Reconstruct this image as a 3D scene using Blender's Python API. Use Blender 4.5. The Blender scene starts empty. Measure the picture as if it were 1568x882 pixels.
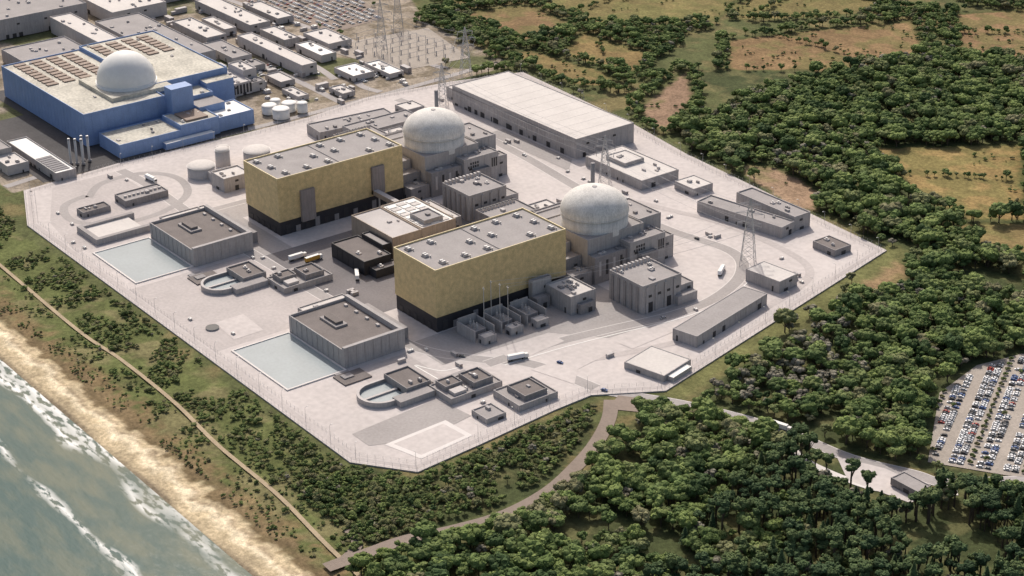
import bpy, bmesh, math, random
import numpy as np
from mathutils import Matrix, Vector
random.seed(7); rng=np.random.default_rng(7)
sc=bpy.context.scene
COL=sc.collection
# ------------------------------------------------------------------ materials
MATS={}
def mat(name,col,rough=0.8,var=0.12,scale=0.15,metal=0.0,fine=None,kind=None,spec=.3):
    if name in MATS: return MATS[name]
    m=bpy.data.materials.new(name); m.use_nodes=True
    nt=m.node_tree; N=nt.nodes; L=nt.links; b=N['Principled BSDF']
    b.inputs['Roughness'].default_value=rough; b.inputs['Metallic'].default_value=metal; b.inputs['Specular IOR Level'].default_value=spec
    geo=N.new('ShaderNodeNewGeometry')
    def noise(s,det=4):
        n=N.new('ShaderNodeTexNoise'); n.inputs['Scale'].default_value=s; n.inputs['Detail'].default_value=det
        L.new(geo.outputs['Position'],n.inputs['Vector']); return n.outputs['Fac']
    a=noise(scale,5); c=noise(fine or scale*9,3)
    ad=N.new('ShaderNodeMath'); ad.operation='ADD'; L.new(a,ad.inputs[0]); L.new(c,ad.inputs[1])
    mr=N.new('ShaderNodeMapRange'); mr.inputs[1].default_value=0.7; mr.inputs[2].default_value=1.3
    mr.inputs[3].default_value=1-var; mr.inputs[4].default_value=1+var; L.new(ad.outputs[0],mr.inputs[0])
    out=mr.outputs[0]
    if kind:   # faint vertical cladding joints / weather streaks
        mp=N.new('ShaderNodeMapping'); mp.inputs['Scale'].default_value=(0.9,0.9,0.05)
        L.new(geo.outputs['Position'],mp.inputs['Vector'])
        n=N.new('ShaderNodeTexNoise'); n.inputs['Scale'].default_value=1.2; L.new(mp.outputs[0],n.inputs['Vector'])
        r2=N.new('ShaderNodeMapRange'); r2.inputs[1].default_value=.3; r2.inputs[2].default_value=.7
        k=.10 if kind=='panel' else .03
        r2.inputs[3].default_value=1-k*1.2; r2.inputs[4].default_value=1+k; L.new(n.outputs['Fac'],r2.inputs[0])
        mu=N.new('ShaderNodeMath'); mu.operation='MULTIPLY'; L.new(out,mu.inputs[0]); L.new(r2.outputs[0],mu.inputs[1]); out=mu.outputs[0]
    vm=N.new('ShaderNodeVectorMath'); vm.operation='SCALE'; vm.inputs[0].default_value=col
    L.new(out,vm.inputs['Scale']); L.new(vm.outputs[0],b.inputs['Base Color'])
    MATS[name]=m; return m
conc=mat('concrete_wall',(.395,.37,.36),.85,.10,.06,kind='panel')
concL=mat('concrete_light',(.50,.465,.445),.85,.10,.08)
concD=mat('concrete_grey',(.29,.27,.265),.85,.12,.08,kind='panel')
roofD=mat('roof_dark',(.18,.157,.147),.9,.16,.1)
roofM=mat('roof_mid',(.33,.305,.295),.9,.12,.08)
roofL=mat('roof_light',(.58,.54,.505),.8,.08,.05)
white=mat('white_paint',(.76,.74,.70),.6,.06,.2)
domeM=mat('dome_concrete',(.67,.64,.595),.8,.16,.12,kind='panel')
gold=mat('gold_cladding',(.66,.505,.255),.5,.22,.25,metal=.05,fine=1.7,kind='soft')
goldT=mat('gold_trim',(.68,.55,.30),.5,.1,.25)
black=mat('black_cladding',(.04,.038,.042),.6,.2,.2)
tan=mat('tan_cladding',(.43,.345,.27),.7,.12,.2,kind='panel')
taupe=mat('taupe_cladding',(.29,.25,.235),.7,.1,.2,kind='panel')
blue=mat('blue_cladding',(.215,.315,.535),.6,.10,.1,kind='soft')
beige=mat('beige_roof',(.50,.47,.40),.85,.28,.05,fine=.4)
brownp=mat('brown_rooflight',(.26,.195,.155),.7,.15,.3)
dark=mat('dark_opening',(.05,.048,.05),.6,.2,.3)
pave=mat('platform_paving',(.54,.49,.465),.9,.12,.014,fine=.22)
pave2=mat('platform_paving_worn',(.46,.415,.395),.9,.12,.03,fine=.4)
asph=mat('asphalt_pale',(.36,.33,.315),.9,.12,.03,fine=.5)
asphD=mat('asphalt_dark',(.18,.165,.165),.9,.16,.04,fine=.6)
asphB=mat('asphalt_black',(.075,.07,.07),.9,.2,.05,fine=.5)
kerbM=mat('kerb_pale',(.66,.615,.585),.8,.05,.1)
trackM=mat('track_surface',(.255,.205,.17),.95,.12,.05,fine=.6)
gravel=mat('gravel',(.36,.315,.27),.95,.18,.05,fine=.8)
sandp=mat('sandy_path',(.38,.30,.20),.95,.18,.1)
steel=mat('galvanised_steel',(.50,.49,.48),.5,.05,.3,metal=.2)
poolw=mat('pool_water',(.30,.335,.345),.3,.07,.05,spec=.12)
glass=mat('car_glass',(.03,.035,.04),.15,.1,1)
tyre=mat('tyre',(.02,.02,.02),.9,.1,1)
bark=mat('bark',(.10,.075,.055),.95,.2,1)
pv=mat('solar_panel',(.05,.055,.08),.3,.1,.5)
# ------------------------------------------------------------------ mesh builder
class MB:
    def __init__(s): s.v=[];s.f=[];s.m=[];s.s=[];s.mats=[];s.T=None
    def mi(s,m):
        if m not in s.mats: s.mats.append(m)
        return s.mats.index(m)
    def av(s,p):
        if s.T:
            px,py,a=s.T; x,y=p[0]-px,p[1]-py; c,d=math.cos(a),math.sin(a)
            p=(px+x*c-y*d,py+x*d+y*c,p[2])
        s.v.append(p); return len(s.v)-1
    def af(s,idx,m,smooth=False): s.f.append(tuple(idx)); s.m.append(s.mi(m)); s.s.append(smooth)
    def box(s,x0,x1,y0,y1,z0,z1,m,top=None,bottom=True,inset=0):
        i=inset
        b=[s.av(p) for p in ((x0,y0,z0),(x1,y0,z0),(x1,y1,z0),(x0,y1,z0),(x0+i,y0+i,z1),(x1-i,y0+i,z1),(x1-i,y1-i,z1),(x0+i,y1-i,z1))]
        for q in ((0,1,5,4),(1,2,6,5),(2,3,7,6),(3,0,4,7)): s.af([b[k] for k in q],m)
        s.af([b[4],b[5],b[6],b[7]],top or m)
        if bottom: s.af([b[3],b[2],b[1],b[0]],m)
    def cyl(s,cx,cy,r,z0,z1,m,n=20,r2=None,top=None):
        r2=r if r2 is None else r2
        a=[s.av((cx+r*math.cos(2*math.pi*k/n),cy+r*math.sin(2*math.pi*k/n),z0)) for k in range(n)]
        b=[s.av((cx+r2*math.cos(2*math.pi*k/n),cy+r2*math.sin(2*math.pi*k/n),z1)) for k in range(n)]
        for k in range(n): s.af((a[k],a[(k+1)%n],b[(k+1)%n],b[k]),m,n>10)
        s.af(b,top or m)
    def dome(s,cx,cy,z0,r,h,m,n=56,rings=14):
        prev=[s.av((cx+r*math.cos(2*math.pi*k/n),cy+r*math.sin(2*math.pi*k/n),z0)) for k in range(n)]
        for j in range(1,rings):
            t=math.pi/2*j/rings; rr=r*math.cos(t); z=z0+h*math.sin(t)
            cur=[s.av((cx+rr*math.cos(2*math.pi*k/n),cy+rr*math.sin(2*math.pi*k/n),z)) for k in range(n)]
            for k in range(n): s.af((prev[k],prev[(k+1)%n],cur[(k+1)%n],cur[k]),m,True)
            prev=cur
        t=s.av((cx,cy,z0+h))
        for k in range(n): s.af((prev[k],prev[(k+1)%n],t),m,True)
    def strut(s,p,q,t,m):
        p=Vector(p);q=Vector(q);d=(q-p).normalized()
        u=d.orthogonal().normalized()*t/2; w=d.cross(u).normalized()*t/2
        a=[s.av(tuple(p+x)) for x in (u+w,u-w,-u-w,-u+w)]; b=[s.av(tuple(q+x)) for x in (u+w,u-w,-u-w,-u+w)]
        for k in range(4): s.af((a[k],a[(k+1)%4],b[(k+1)%4],b[k]),m)
    def mesh(s,name):
        me=bpy.data.meshes.new(name); me.from_pydata(s.v,[],s.f)
        for m in s.mats: me.materials.append(m)
        me.polygons.foreach_set('material_index',s.m); me.polygons.foreach_set('use_smooth',s.s); me.update(); return me
    def obj(s,name,loc=(0,0,0),rz=0):
        o=bpy.data.objects.new(name,s.mesh(name)); COL.objects.link(o); o.location=loc; o.rotation_euler=(0,0,rz); return o
def inst(me,name,loc,rz=0,sc_=1):
    o=bpy.data.objects.new(name,me); COL.objects.link(o); o.location=loc; o.rotation_euler=(0,0,rz); o.scale=(sc_,)*3; return o
def smooth(pts,n=8):
    if len(pts)<3: return pts
    P=[pts[0]]+list(pts)+[pts[-1]]; out=[]
    for i in range(1,len(P)-2):
        a,b,c,d=[np.array(P[i+k],float) for k in (-1,0,1,2)]
        for k in range(n):
            t=k/n; out.append(tuple(.5*((2*b)+(-a+c)*t+(2*a-5*b+4*c-d)*t*t+(-a+3*b-3*c+d)*t**3)))
    out.append(tuple(pts[-1])); return out
ZL=[0.010]
def nz():
    ZL[0]+=0.006; return ZL[0]
def ribbon(name,pts,w,m,z=None,sm=True,closed=False,zb=0.0):
    if sm: pts=smooth(pts)
    z=zb+nz() if z is None else z
    mb=MB(); n=len(pts); L=[];R=[]
    for i,p in enumerate(pts):
        a=pts[max(0,i-1)]; b=pts[min(n-1,i+1)]
        d=Vector((b[0]-a[0],b[1]-a[1])).normalized(); q=Vector((-d.y,d.x))*w/2
        L.append(mb.av((p[0]+q.x,p[1]+q.y,z)));R.append(mb.av((p[0]-q.x,p[1]-q.y,z)))
    for i in range(n-1): mb.af((R[i],R[i+1],L[i+1],L[i]),m)
    return mb.obj(name)
def poly(name,pts,m,z=None,zb=0.0):
    z=zb+nz() if z is None else z
    mb=MB(); mb.af([mb.av((p[0],p[1],z)) for p in pts],m); return mb.obj(name)
# ------------------------------------------------------------------ layout polygons (metres; x = along coast, y = inland)
SITE=[(-380,-322),(-307,-352),(185,-355),(222,-328),(218,-273),(212,-209),(211,-177),(238,-133),(170,159),(-88,178),(-174,191),(-358,203),(-380,130),(-393,38),(-381,-35),(-382,-106),(-387,-229)]
TRACK=[(278,-432),(280,-400),(282,-378),(291,-347),(296,-314),(291,-277),(277,-242),(262,-214),(243,-188),(224,-170)]
ROAD=[(200,-172),(215,-163),(264,-133),(322,-110),(378,-101),(418,-84),(436,-78),(454,-52),(490,0)]
PARK=[(413,-66),(355,11),(344,62),(352,100),(430,190),(560,60),(455,-40)]
FIELDS=[([(5,318),(85,429),(197,293),(167,257),(97,271)],(.27,.19,.08)),
([(165,243),(217,214),(243,236),(250,275),(205,290)],(.24,.18,.08)),
([(-417,231),(-306,219),(-259,247),(-305,268),(-412,253)],(.23,.17,.075)),
([(-378,268),(-292,288),(-318,338),(-425,335)],(.24,.17,.075)),
([(-560,275),(-440,270),(-450,345),(-540,350)],(.22,.145,.075)),
([(-306,434),(-236,368),(-164,447),(-141,550),(-230,634),(-272,529)],(.235,.155,.08)),
([(-217,687),(-118,578),(-63,611),(60,720),(-100,900)],(.235,.15,.08)),
([(-398,525),(-350,489),(-277,614),(-306,655),(-400,640)],(.19,.155,.065)),
([(-560,370),(-440,360),(-360,470),(-420,560),(-620,500)],(.19,.155,.065)),
([(-700,300),(-585,285),(-590,400),(-720,420)],(.18,.145,.06)),
([(-211,231),(-262,335),(-194,282),(-142,203),(-175,204)],(.27,.18,.12)),
([(-44,193),(-14,219),(47,209),(81,171),(49,165)],(.38,.26,.17)),
([(178,108),(183,161),(236,119),(215,84)],(.26,.18,.10)),
([(-300,720),(-180,800),(-260,1000),(-500,900)],(.2,.16,.07)),
([(120,450),(260,310),(400,420),(260,620)],(.22,.18,.08))]
INDUS=[(-382,-330),(-382,208),(-425,215),(-560,225),(-700,290),(-1200,380),(-1500,-200),(-900,-345)]
FOREST=[(-70,172),(-150,215),(-150,300),(-251,334),(-236,364),(-164,443),(-141,545),(-118,574),(-63,606),(60,700),(600,500),(640,-60),(480,-75),(436,-70),(378,-92),(322,-101),(258,-124),(206,38),(182,104),(176,166),(81,171)]
LOWER=[(250,-150),(264,-141),(322,-119),(378,-110),(418,-95),(450,-80),(480,-40),(700,-120),(640,-480),(290,-480),(287,-400),(298,-350),(303,-310),(298,-272),(283,-235),(262,-200)]
TRI=[(186,-360),(228,-330),(224,-273),(218,-209),(225,-185),(255,-212),(270,-242),(284,-277),(289,-314),(284,-347),(275,-378),(270,-402),(186,-398)]
def inpoly(X,Y,P):
    r=np.zeros(X.shape,bool); n=len(P)
    for i in range(n):
        x1,y1=P[i];x2,y2=P[(i+1)%n]
        if y1==y2: continue
        c=((y1>Y)!=(y2>Y))&(X<(x2-x1)*(Y-y1)/(y2-y1)+x1); r^=c
    return r
def dpl(X,Y,P,closed=False):
    d=np.full(X.shape,1e9); n=len(P)
    for i in range(n if closed else n-1):
        x1,y1=P[i][:2];x2,y2=P[(i+1)%n][:2]; dx,dy=x2-x1,y2-y1
        t=np.clip(((X-x1)*dx+(Y-y1)*dy)/(dx*dx+dy*dy+1e-9),0,1)
        d=np.minimum(d,np.hypot(X-x1-t*dx,Y-y1-t*dy))
    return d
def vn(X,Y,s,seed):
    g=np.random.default_rng(seed).random((128,128)); x=X/s;y=Y/s
    xi=np.floor(x).astype(int);yi=np.floor(y).astype(int);fx=x-xi;fy=y-yi;fx=fx*fx*(3-2*fx);fy=fy*fy*(3-2*fy)
    a=g[xi%128,yi%128];b=g[(xi+1)%128,yi%128];c=g[xi%128,(yi+1)%128];d=g[(xi+1)%128,(yi+1)%128]
    return (a*(1-fx)+b*fx)*(1-fy)+(c*(1-fx)+d*fx)*fy
def fb(X,Y,s,seed): return (vn(X,Y,s,seed)+.5*vn(X,Y,s/2.1,seed+1)+.25*vn(X,Y,s/4.3,seed+2))/1.75
def zterr(X,Y): 
    return np.interp(Y,[-1200,-560,-468,-440,-425,-400,-362,-356],[-30,-12,-5.6,-3.4,-2.2,-2.5,-1.2,-1.0])
# ------------------------------------------------------------------ ground
def axis(lo,hi,st,far):
    a=list(np.arange(lo,hi+.1,st)); s=st; x=hi; up=[]
    while x<far: s*=1.35; x+=s; up.append(x)
    s=st; x=lo; dn=[]
    while x>-far: s*=1.35; x-=s; dn.append(x)
    return np.array(dn[::-1]+a+up)
xs=axis(-1000,620,2.6,25000); ys=axis(-600,900,2.6,25000)
X,Y=np.meshgrid(xs,ys,indexing='ij'); nx,ny=X.shape
Z=zterr(X,Y)+np.where((Y<-365)&(Y>-462),(fb(X,Y,14,3)-.5)*1.8,0)
n1=fb(X,Y,60,11);n2=fb(X,Y,16,21);n3=fb(X,Y,7,31)
def mix(a,b,t): return a*(1-t[...,None])+np.array(b)*t[...,None]
def sst(v,a,b):
    t=np.clip((v-a)/(b-a),0,1); return t*t*(3-2*t)
C=np.zeros(X.shape+(3,))+np.array((.10,.11,.045)); C=mix(C,(.18,.15,.07),sst(n1*.6+n2*.4,.47,.64))
Xw=X+(n2-.5)*10; Yw=Y+(n3-.5)*10
wd=(inpoly(Xw,Yw,FOREST)|inpoly(Xw,Yw,LOWER)|inpoly(Xw,Yw,TRI)).astype(float)
C=mix(C,(.055,.068,.028),wd*.85); C=mix(C,(.13,.125,.055),wd*sst(n2,.53,.66)*.8)
for P,c in FIELDS:
    ins=inpoly(Xw,Yw,P).astype(float)
    cc=np.array(c)*(0.7+.6*n1[...,None]); k_=(.6*sst(n2*.6+n1*.4,.46,.6))
    cc=cc*(1-k_)[...,None]+np.array((.14,.14,.05))*k_[...,None]
    C=C*(1-ins[...,None])+cc*ins[...,None]
    dd=dpl(Xw,Yw,P,True); C=mix(C,(.075,.085,.03),(1-sst(dd,1.5,4))*.7)
ins=inpoly(X,Y,INDUS).astype(float)
C=mix(C,(.31,.26,.205),ins); C=mix(C,(.20,.165,.12),ins*sst(n2,.52,.6)); C=mix(C,(.12,.125,.06),ins*sst(n1,.58,.66))
w=Y+(n2-.5)*16+(n3-.5)*8
t=1-sst(w,-366,-360)
C=mix(C,(.115,.13,.047),t); C=mix(C,(.205,.175,.09),t*sst(n2*.7+n1*.3,.49,.64)*.7)
C=mix(C,(.20,.145,.075),(1-sst(w,-425,-415))*sst(n3,.30,.6)); C=mix(C,(.25,.18,.10),(1-sst(w,-435,-428))*sst(n3,.2,.55)); C=mix(C,(.15,.11,.06),(1-sst(np.abs(w+438),2,6))*.8)
C=mix(C,(.52,.42,.27),1-sst(w,-444,-440)); C=mix(C,(.72,.61,.43),(1-sst(w,-449,-446))*(sst(w,-458,-452))); C=mix(C,(.30,.22,.14),(1-sst(np.abs(w+448),.5,2.4))*.7)
C=mix(C,(.46,.37,.24),1-sst(Y+(n1-.5)*10,-461,-457)); C=mix(C,(.20,.16,.11),1-sst(Y+(n1-.5)*8,-467,-463))
d=dpl(X,Y,[(238,-133),(170,159)]); C=mix(C,(.15,.15,.06),(1-sst(d+(n3-.5)*10,10,22))*(Y>-135)*(X>160))
me=bpy.data.meshes.new('ground')
nv=nx*ny; co=np.stack([X,Y,Z],-1).reshape(-1,3)
I=np.arange(nv).reshape(nx,ny); F=np.stack([I[:-1,:-1],I[1:,:-1],I[1:,1:],I[:-1,1:]],-1).reshape(-1,4)
me.vertices.add(nv); me.vertices.foreach_set('co',co.ravel())
me.loops.add(F.size); me.loops.foreach_set('vertex_index',F.ravel().astype(np.int32))
me.polygons.add(len(F)); me.polygons.foreach_set('loop_start',np.arange(0,F.size,4,dtype=np.int32)); me.polygons.foreach_set('loop_total',np.full(len(F),4,np.int32))
me.update(); 
ca=me.color_attributes.new('zone','FLOAT_COLOR','POINT'); ca.data.foreach_set('color',np.concatenate([C.reshape(-1,3),np.ones((nv,1))],1).astype(np.float32).ravel())
gm=bpy.data.materials.new('terrain'); gm.use_nodes=True; N=gm.node_tree.nodes; L=gm.node_tree.links; b=N['Principled BSDF']; b.inputs['Roughness'].default_value=.95; b.inputs['Specular IOR Level'].default_value=.1
at=N.new('ShaderNodeAttribute'); at.attribute_name='zone'; geo=N.new('ShaderNodeNewGeometry')
prev=None
for s_,lo,hi in ((.05,.8,1.2),(.35,.72,1.28),(1.3,.75,1.25)):
    n=N.new('ShaderNodeTexNoise'); n.inputs['Scale'].default_value=s_; n.inputs['Detail'].default_value=5; L.new(geo.outputs['Position'],n.inputs['Vector'])
    r=N.new('ShaderNodeMapRange'); r.inputs[1].default_value=.3;r.inputs[2].default_value=.7;r.inputs[3].default_value=lo;r.inputs[4].default_value=hi; L.new(n.outputs['Fac'],r.inputs[0])
    if prev is None: prev=r.outputs[0]
    else:
        mu=N.new('ShaderNodeMath'); mu.operation='MULTIPLY'; L.new(prev,mu.inputs[0]); L.new(r.outputs[0],mu.inputs[1]); prev=mu.outputs[0]
vm=N.new('ShaderNodeVectorMath'); vm.operation='SCALE'; L.new(at.outputs['Color'],vm.inputs[0]); L.new(prev,vm.inputs['Scale']); L.new(vm.outputs[0],b.inputs['Base Color'])
me.materials.append(gm); COL.objects.link(bpy.data.objects.new('ground',me))
# ------------------------------------------------------------------ sea
sm_=bpy.data.materials.new('sea_water'); sm_.use_nodes=True; N=sm_.node_tree.nodes; L=sm_.node_tree.links; b=N['Principled BSDF']
geo=N.new('ShaderNodeNewGeometry'); sx=N.new('ShaderNodeSeparateXYZ'); L.new(geo.outputs['Position'],sx.inputs[0])
mp=N.new('ShaderNodeMapping'); mp.inputs['Scale'].default_value=(.45,1.3,1); L.new(geo.outputs['Position'],mp.inputs['Vector'])
def nse(s,det=5,src=None):
    n=N.new('ShaderNodeTexNoise'); n.inputs['Scale'].default_value=s; n.inputs['Detail'].default_value=det; L.new(src or mp.outputs[0],n.inputs['Vector']); return n.outputs['Fac']
def mth(op,a,b_):
    m=N.new('ShaderNodeMath'); m.operation=op
    for i,q in enumerate((a,b_)):
        if isinstance(q,(int,float)): m.inputs[i].default_value=q
        else: L.new(q,m.inputs[i])
    return m.outputs[0]
yy=mth('ADD',sx.outputs['Y'],mth('MULTIPLY',mth('SUBTRACT',nse(.03,4),.5),24))
mr=N.new('ShaderNodeMapRange'); mr.inputs[1].default_value=-570; mr.inputs[2].default_value=-462; L.new(yy,mr.inputs[0])
rp=N.new('ShaderNodeValToRGB'); e=rp.color_ramp.elements
e[0].position=0;e[0].color=(0,0,0,1);e[1].position=1;e[1].color=(1,1,1,1)
for p_,v_ in ((.40,0),(.455,.9),(.49,0),(.80,0),(.86,1),(.90,.5),(.95,.9)):
    q=e.new(p_); q.color=(v_,v_,v_,1)
L.new(mr.outputs[0],rp.inputs[0])
fr=N.new('ShaderNodeMapRange'); fr.inputs[1].default_value=.43; fr.inputs[2].default_value=.53; L.new(nse(.22,10),fr.inputs[0])
f2=N.new('ShaderNodeMapRange'); f2.inputs[1].default_value=.42; f2.inputs[2].default_value=.51; L.new(nse(.017,2),f2.inputs[0])
foam=mth('MULTIPLY',mth('MULTIPLY',rp.outputs[0],fr.outputs[0]),f2.outputs[0])
c1=N.new('ShaderNodeMix'); c1.data_type='RGBA'; c1.inputs[6].default_value=(.055,.105,.10,1); c1.inputs[7].default_value=(.15,.165,.12,1)
r4=N.new('ShaderNodeMapRange'); r4.inputs[1].default_value=.40; r4.inputs[2].default_value=.62; L.new(nse(.06,9),r4.inputs[0])
r5=N.new('ShaderNodeMapRange'); r5.inputs[1].default_value=-540; r5.inputs[2].default_value=-465; r5.inputs[3].default_value=.05; r5.inputs[4].default_value=.75; L.new(yy,r5.inputs[0])
L.new(mth('ADD',mth('MULTIPLY',r4.outputs[0],.6),mth('MULTIPLY',r5.outputs[0],.5)),c1.inputs[0])
c2=N.new('ShaderNodeMix'); c2.data_type='RGBA'; c2.inputs[7].default_value=(.80,.80,.77,1); L.new(foam,c2.inputs[0]); L.new(c1.outputs[2],c2.inputs[6]); L.new(c2.outputs[2],b.inputs['Base Color'])
b.inputs['Roughness'].default_value=.2; b.inputs['Specular IOR Level'].default_value=.07
bp=N.new('ShaderNodeBump'); bp.inputs['Strength'].default_value=.4; bp.inputs['Distance'].default_value=.8; L.new(nse(.22,6),bp.inputs['Height']); L.new(bp.outputs[0],b.inputs['Normal'])
poly('sea',[(-25000,-25000),(25000,-25000),(25000,-440),(-25000,-440)],sm_,z=-5.5)
# ------------------------------------------------------------------ platform
mb=MB()
t=[mb.av((x,y,0)) for x,y in SITE]; bt=[mb.av((x,y,-3)) for x,y in SITE]; mb.af(t,pave)
for i in range(len(SITE)): j=(i+1)%len(SITE); mb.af((bt[i],bt[j],t[j],t[i]),concL)
mb.obj('paved_platform')
def offs(P,d):
    n=len(P); out=[]
    for i in range(n):
        a=Vector(P[i-1]);b_=Vector(P[i]);c=Vector(P[(i+1)%n]); d1=(b_-a).normalized();d2=(c-b_).normalized()
        q=Vector((-d1.y-d2.y,d1.x+d2.x)).normalized(); k=d/max(.4,q.dot(Vector((-d1.y,d1.x)))); out.append((b_.x+q.x*k,b_.y+q.y*k))
    return out
def along(P,step,closed=True):
    n=len(P)
    for i in range(n if closed else n-1):
        a=Vector(P[i]);b_=Vector(P[(i+1)%n]); l=(b_-a).length; k=max(1,int(l/step))
        for j in range(k): yield a.lerp(b_,j/k), a.lerp(b_,(j+1)/k), math.atan2(b_.y-a.y,b_.x-a.x)
patrol=offs(SITE,5); patrol.append(patrol[0]); ribbon('patrol_road',patrol,4.5,pave2,sm=False)
for nm,dd,hh in (('perimeter_fence',1.2,3.0),('perimeter_fence',9,2.6)):
    mb=MB()
    for p,q,a in along(offs(SITE,dd),5):
        mb.box(p.x-.06,p.x+.06,p.y-.06,p.y+.06,0,hh,steel)
        for z in (hh-.1,hh*.5,.2): mb.strut((p.x,p.y,z),(q.x,q.y,z),.04,steel)
    mb.obj(nm)
mb=MB(); mb.cyl(0,0,.15,0,11,steel,6,.08); mb.strut((0,0,10.9),(1.8,0,11.3),.14,steel); mb.box(1.3,2.5,-.22,.22,11.2,11.42,white); lamp=mb.mesh('lamp_post')
for p,q,a in along(offs(SITE,5.5),30): inst(lamp,'lamp_post',(p.x,p.y,0),a+math.pi/2)
# ------------------------------------------------------------------ site roads
def rd(name,pts,w=9,m=asph,sm=True,kerb=True,zb=0):
    if kerb: ribbon(name+'_kerb',pts,w+1.2,kerbM,sm=sm,zb=zb)
    return ribbon(name,pts,w,m,sm=sm,zb=zb)
poly('paving_bay',[(-370,-300),(-300,-335),(-230,-345),(-225,-240),(-370,-240)],pave2)
poly('paving_bay',[(80,-285),(80,-240),(150,-240),(150,-285)],pave2)
poly('paving_bay',[(-140,-345),(-140,-240),(-6,-240),(-6,-345)],pave2)
poly('service_yard',[(-130,-230),(-130,-60),(-90,-60),(-20,-85),(15,-85),(15,-232)],asphD)
poly('service_yard',[(69,-230),(69,-60),(140,-60),(142,-20),(158,-26),(152,-112),(118,-140),(112,-230)],asph)
poly('service_yard',[(-238,-232),(-238,-60),(-209,-60),(-209,-205),(-130,-205),(-130,-232)],asph)
rd('site_road',[(-370,-235),(-320,-232),(-220,-236),(-100,-236),(20,-233),(80,-228),(120,-205),(150,-180),(205,-168)],10)
rd('site_road',[(130,-205),(133,-150),(142,-100),(152,-50),(150,-5),(130,40),(95,62),(30,52),(-60,50),(-180,62),(-300,66),(-370,60)],10)
rd('site_road',[(-330,-285),(-352,-262),(-352,-225),(-325,-205),(-285,-215),(-262,-250),(-262,-290),(-290,-318),(-325,-310),(-335,-285)],7,kerb=False)
rd('site_road',[(-240,-230),(-238,-120),(-240,0),(-238,60)],8)
rd('site_road',[(168,-150),(190,-60),(180,40),(150,90),(60,96),(0,80),(-60,60)],7,m=pave2,kerb=False)
rd('site_road',[(-370,-40),(-330,-20),(-300,60)],7,kerb=False)
for pts in ([(139,-196),(143,-150),(150,-105),(160,-50),(158,0),(138,46)],[(100,-245),(118,-236),(122,-222)],[(100,-246),(150,-246),(152,-262)]): ribbon('road_marking',pts,.9,white)
poly('gravel_pad',[(155,-334),(150,-262),(184,-258),(190,-300),(175,-334)],asph)
poly('concrete_pad',[(180,-325),(178,-275),(206,-273),(210,-317)],kerbM); poly('concrete_pad',[(183,-320),(181,-279),(203,-277),(206,-314)],pave)
poly('concrete_pad',[(-15,-325),(-15,-300),(-48,-298),(-48,-322)],pave)
poly('concrete_pad',[(122,-187),(122,-140),(136,-140),(140,-187)],pave)
poly('concrete_pad',[(156,-186),(158,-124),(170,-120),(176,-160),(192,-176)],pave)
poly('concrete_pad',[(163,-112),(165,-40),(172,-42),(176,-110)],pave)
poly('gravel_pad',[(-240,70),(-240,90),(-140,90),(-120,70)],asph)
mb=MB(); mb.cyl(-41,-328,5,0,1.2,concD,24,top=dark); mb.obj('access_shaft')
# ------------------------------------------------------------------ buildings
def building(name,x0,x1,y0,y1,h,wall=conc,roof=roofM,par=1.0,ang=0,hv=3,ribs=True,doors=True,seed=None,mb=None,z0=0):
    own=mb is None
    if own: mb=MB()
    if ang: mb.T=(x1,y0,math.radians(ang))
    R=random.Random(seed if seed is not None else int(x0*7+y0*13+h))
    mb.box(x0,x1,y0,y1,z0,h-par,wall,top=roof)
    th=.6
    if par>0:
        mb.box(x0,x1,y0,y0+th,h-par,h,wall,bottom=False); mb.box(x0,x1,y1-th,y1,h-par,h,wall,bottom=False)
        mb.box(x0,x0+th,y0+th,y1-th,h-par,h,wall,bottom=False); mb.box(x1-th,x1,y0+th,y1-th,h-par,h,wall,bottom=False)
    if ribs:
        e=.16
        n=max(2,int((x1-x0)/7))
        for i in range(n+1):
            x=x0+.3+(x1-x0-.6)*i/n
            mb.box(x-.22,x+.22,y0-e,y0,z0,h-par-.3,wall); mb.box(x-.22,x+.22,y1,y1+e,z0,h-par-.3,wall)
        n=max(2,int((y1-y0)/7))
        for i in range(n+1):
            y=y0+.3+(y1-y0-.6)*i/n
            mb.box(x1,x1+e,y-.22,y+.22,z0,h-par-.3,wall); mb.box(x0-e,x0,y-.22,y+.22,z0,h-par-.3,wall)
    if doors and z0==0:
        for k in range(max(1,int((y1-y0)/22))):
            y=R.uniform(y0+3,y1-6); w=R.choice((1.4,3.5,4.5)); mb.box(x1,x1+.22,y,y+w,0,min(h*.5,R.choice((2.4,4.5))),dark)
            y=R.uniform(y0+3,y1-6)
            if h>9: mb.box(x1,x1+.25,y,y+3.2,h*.6,h*.6+1.8,dark)
        for k in range(max(1,int((x1-x0)/22))):
            x=R.uniform(x0+2,x1-6); w=R.choice((1.4,3.5,4.5)); mb.box(x,x+w,y0-.22,y0,0,min(h*.5,R.choice((2.4,4.5))),dark)
    for k in range(hv):
        a=R.uniform(1.5,3.5);b_=R.uniform(1.5,4.5);x=R.uniform(x0+4,max(x0+4.1,x1-4));y=R.uniform(y0+4,max(y0+4.1,y1-4)); zz=h-par
        if x+a<x1-1 and y+b_<y1-1:
            mb.box(x-a,x+a*.3,y-b_*.4,y+b_*.4,zz,zz+R.uniform(.8,2),R.choice((concL,conc,concD)))
            if R.random()<.6: mb.cyl(x-a*.4,y,min(a,b_)*.28,zz+1.6,zz+2.2,steel,10)
    mb.T=None
    if own: return mb.obj(name)
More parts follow.
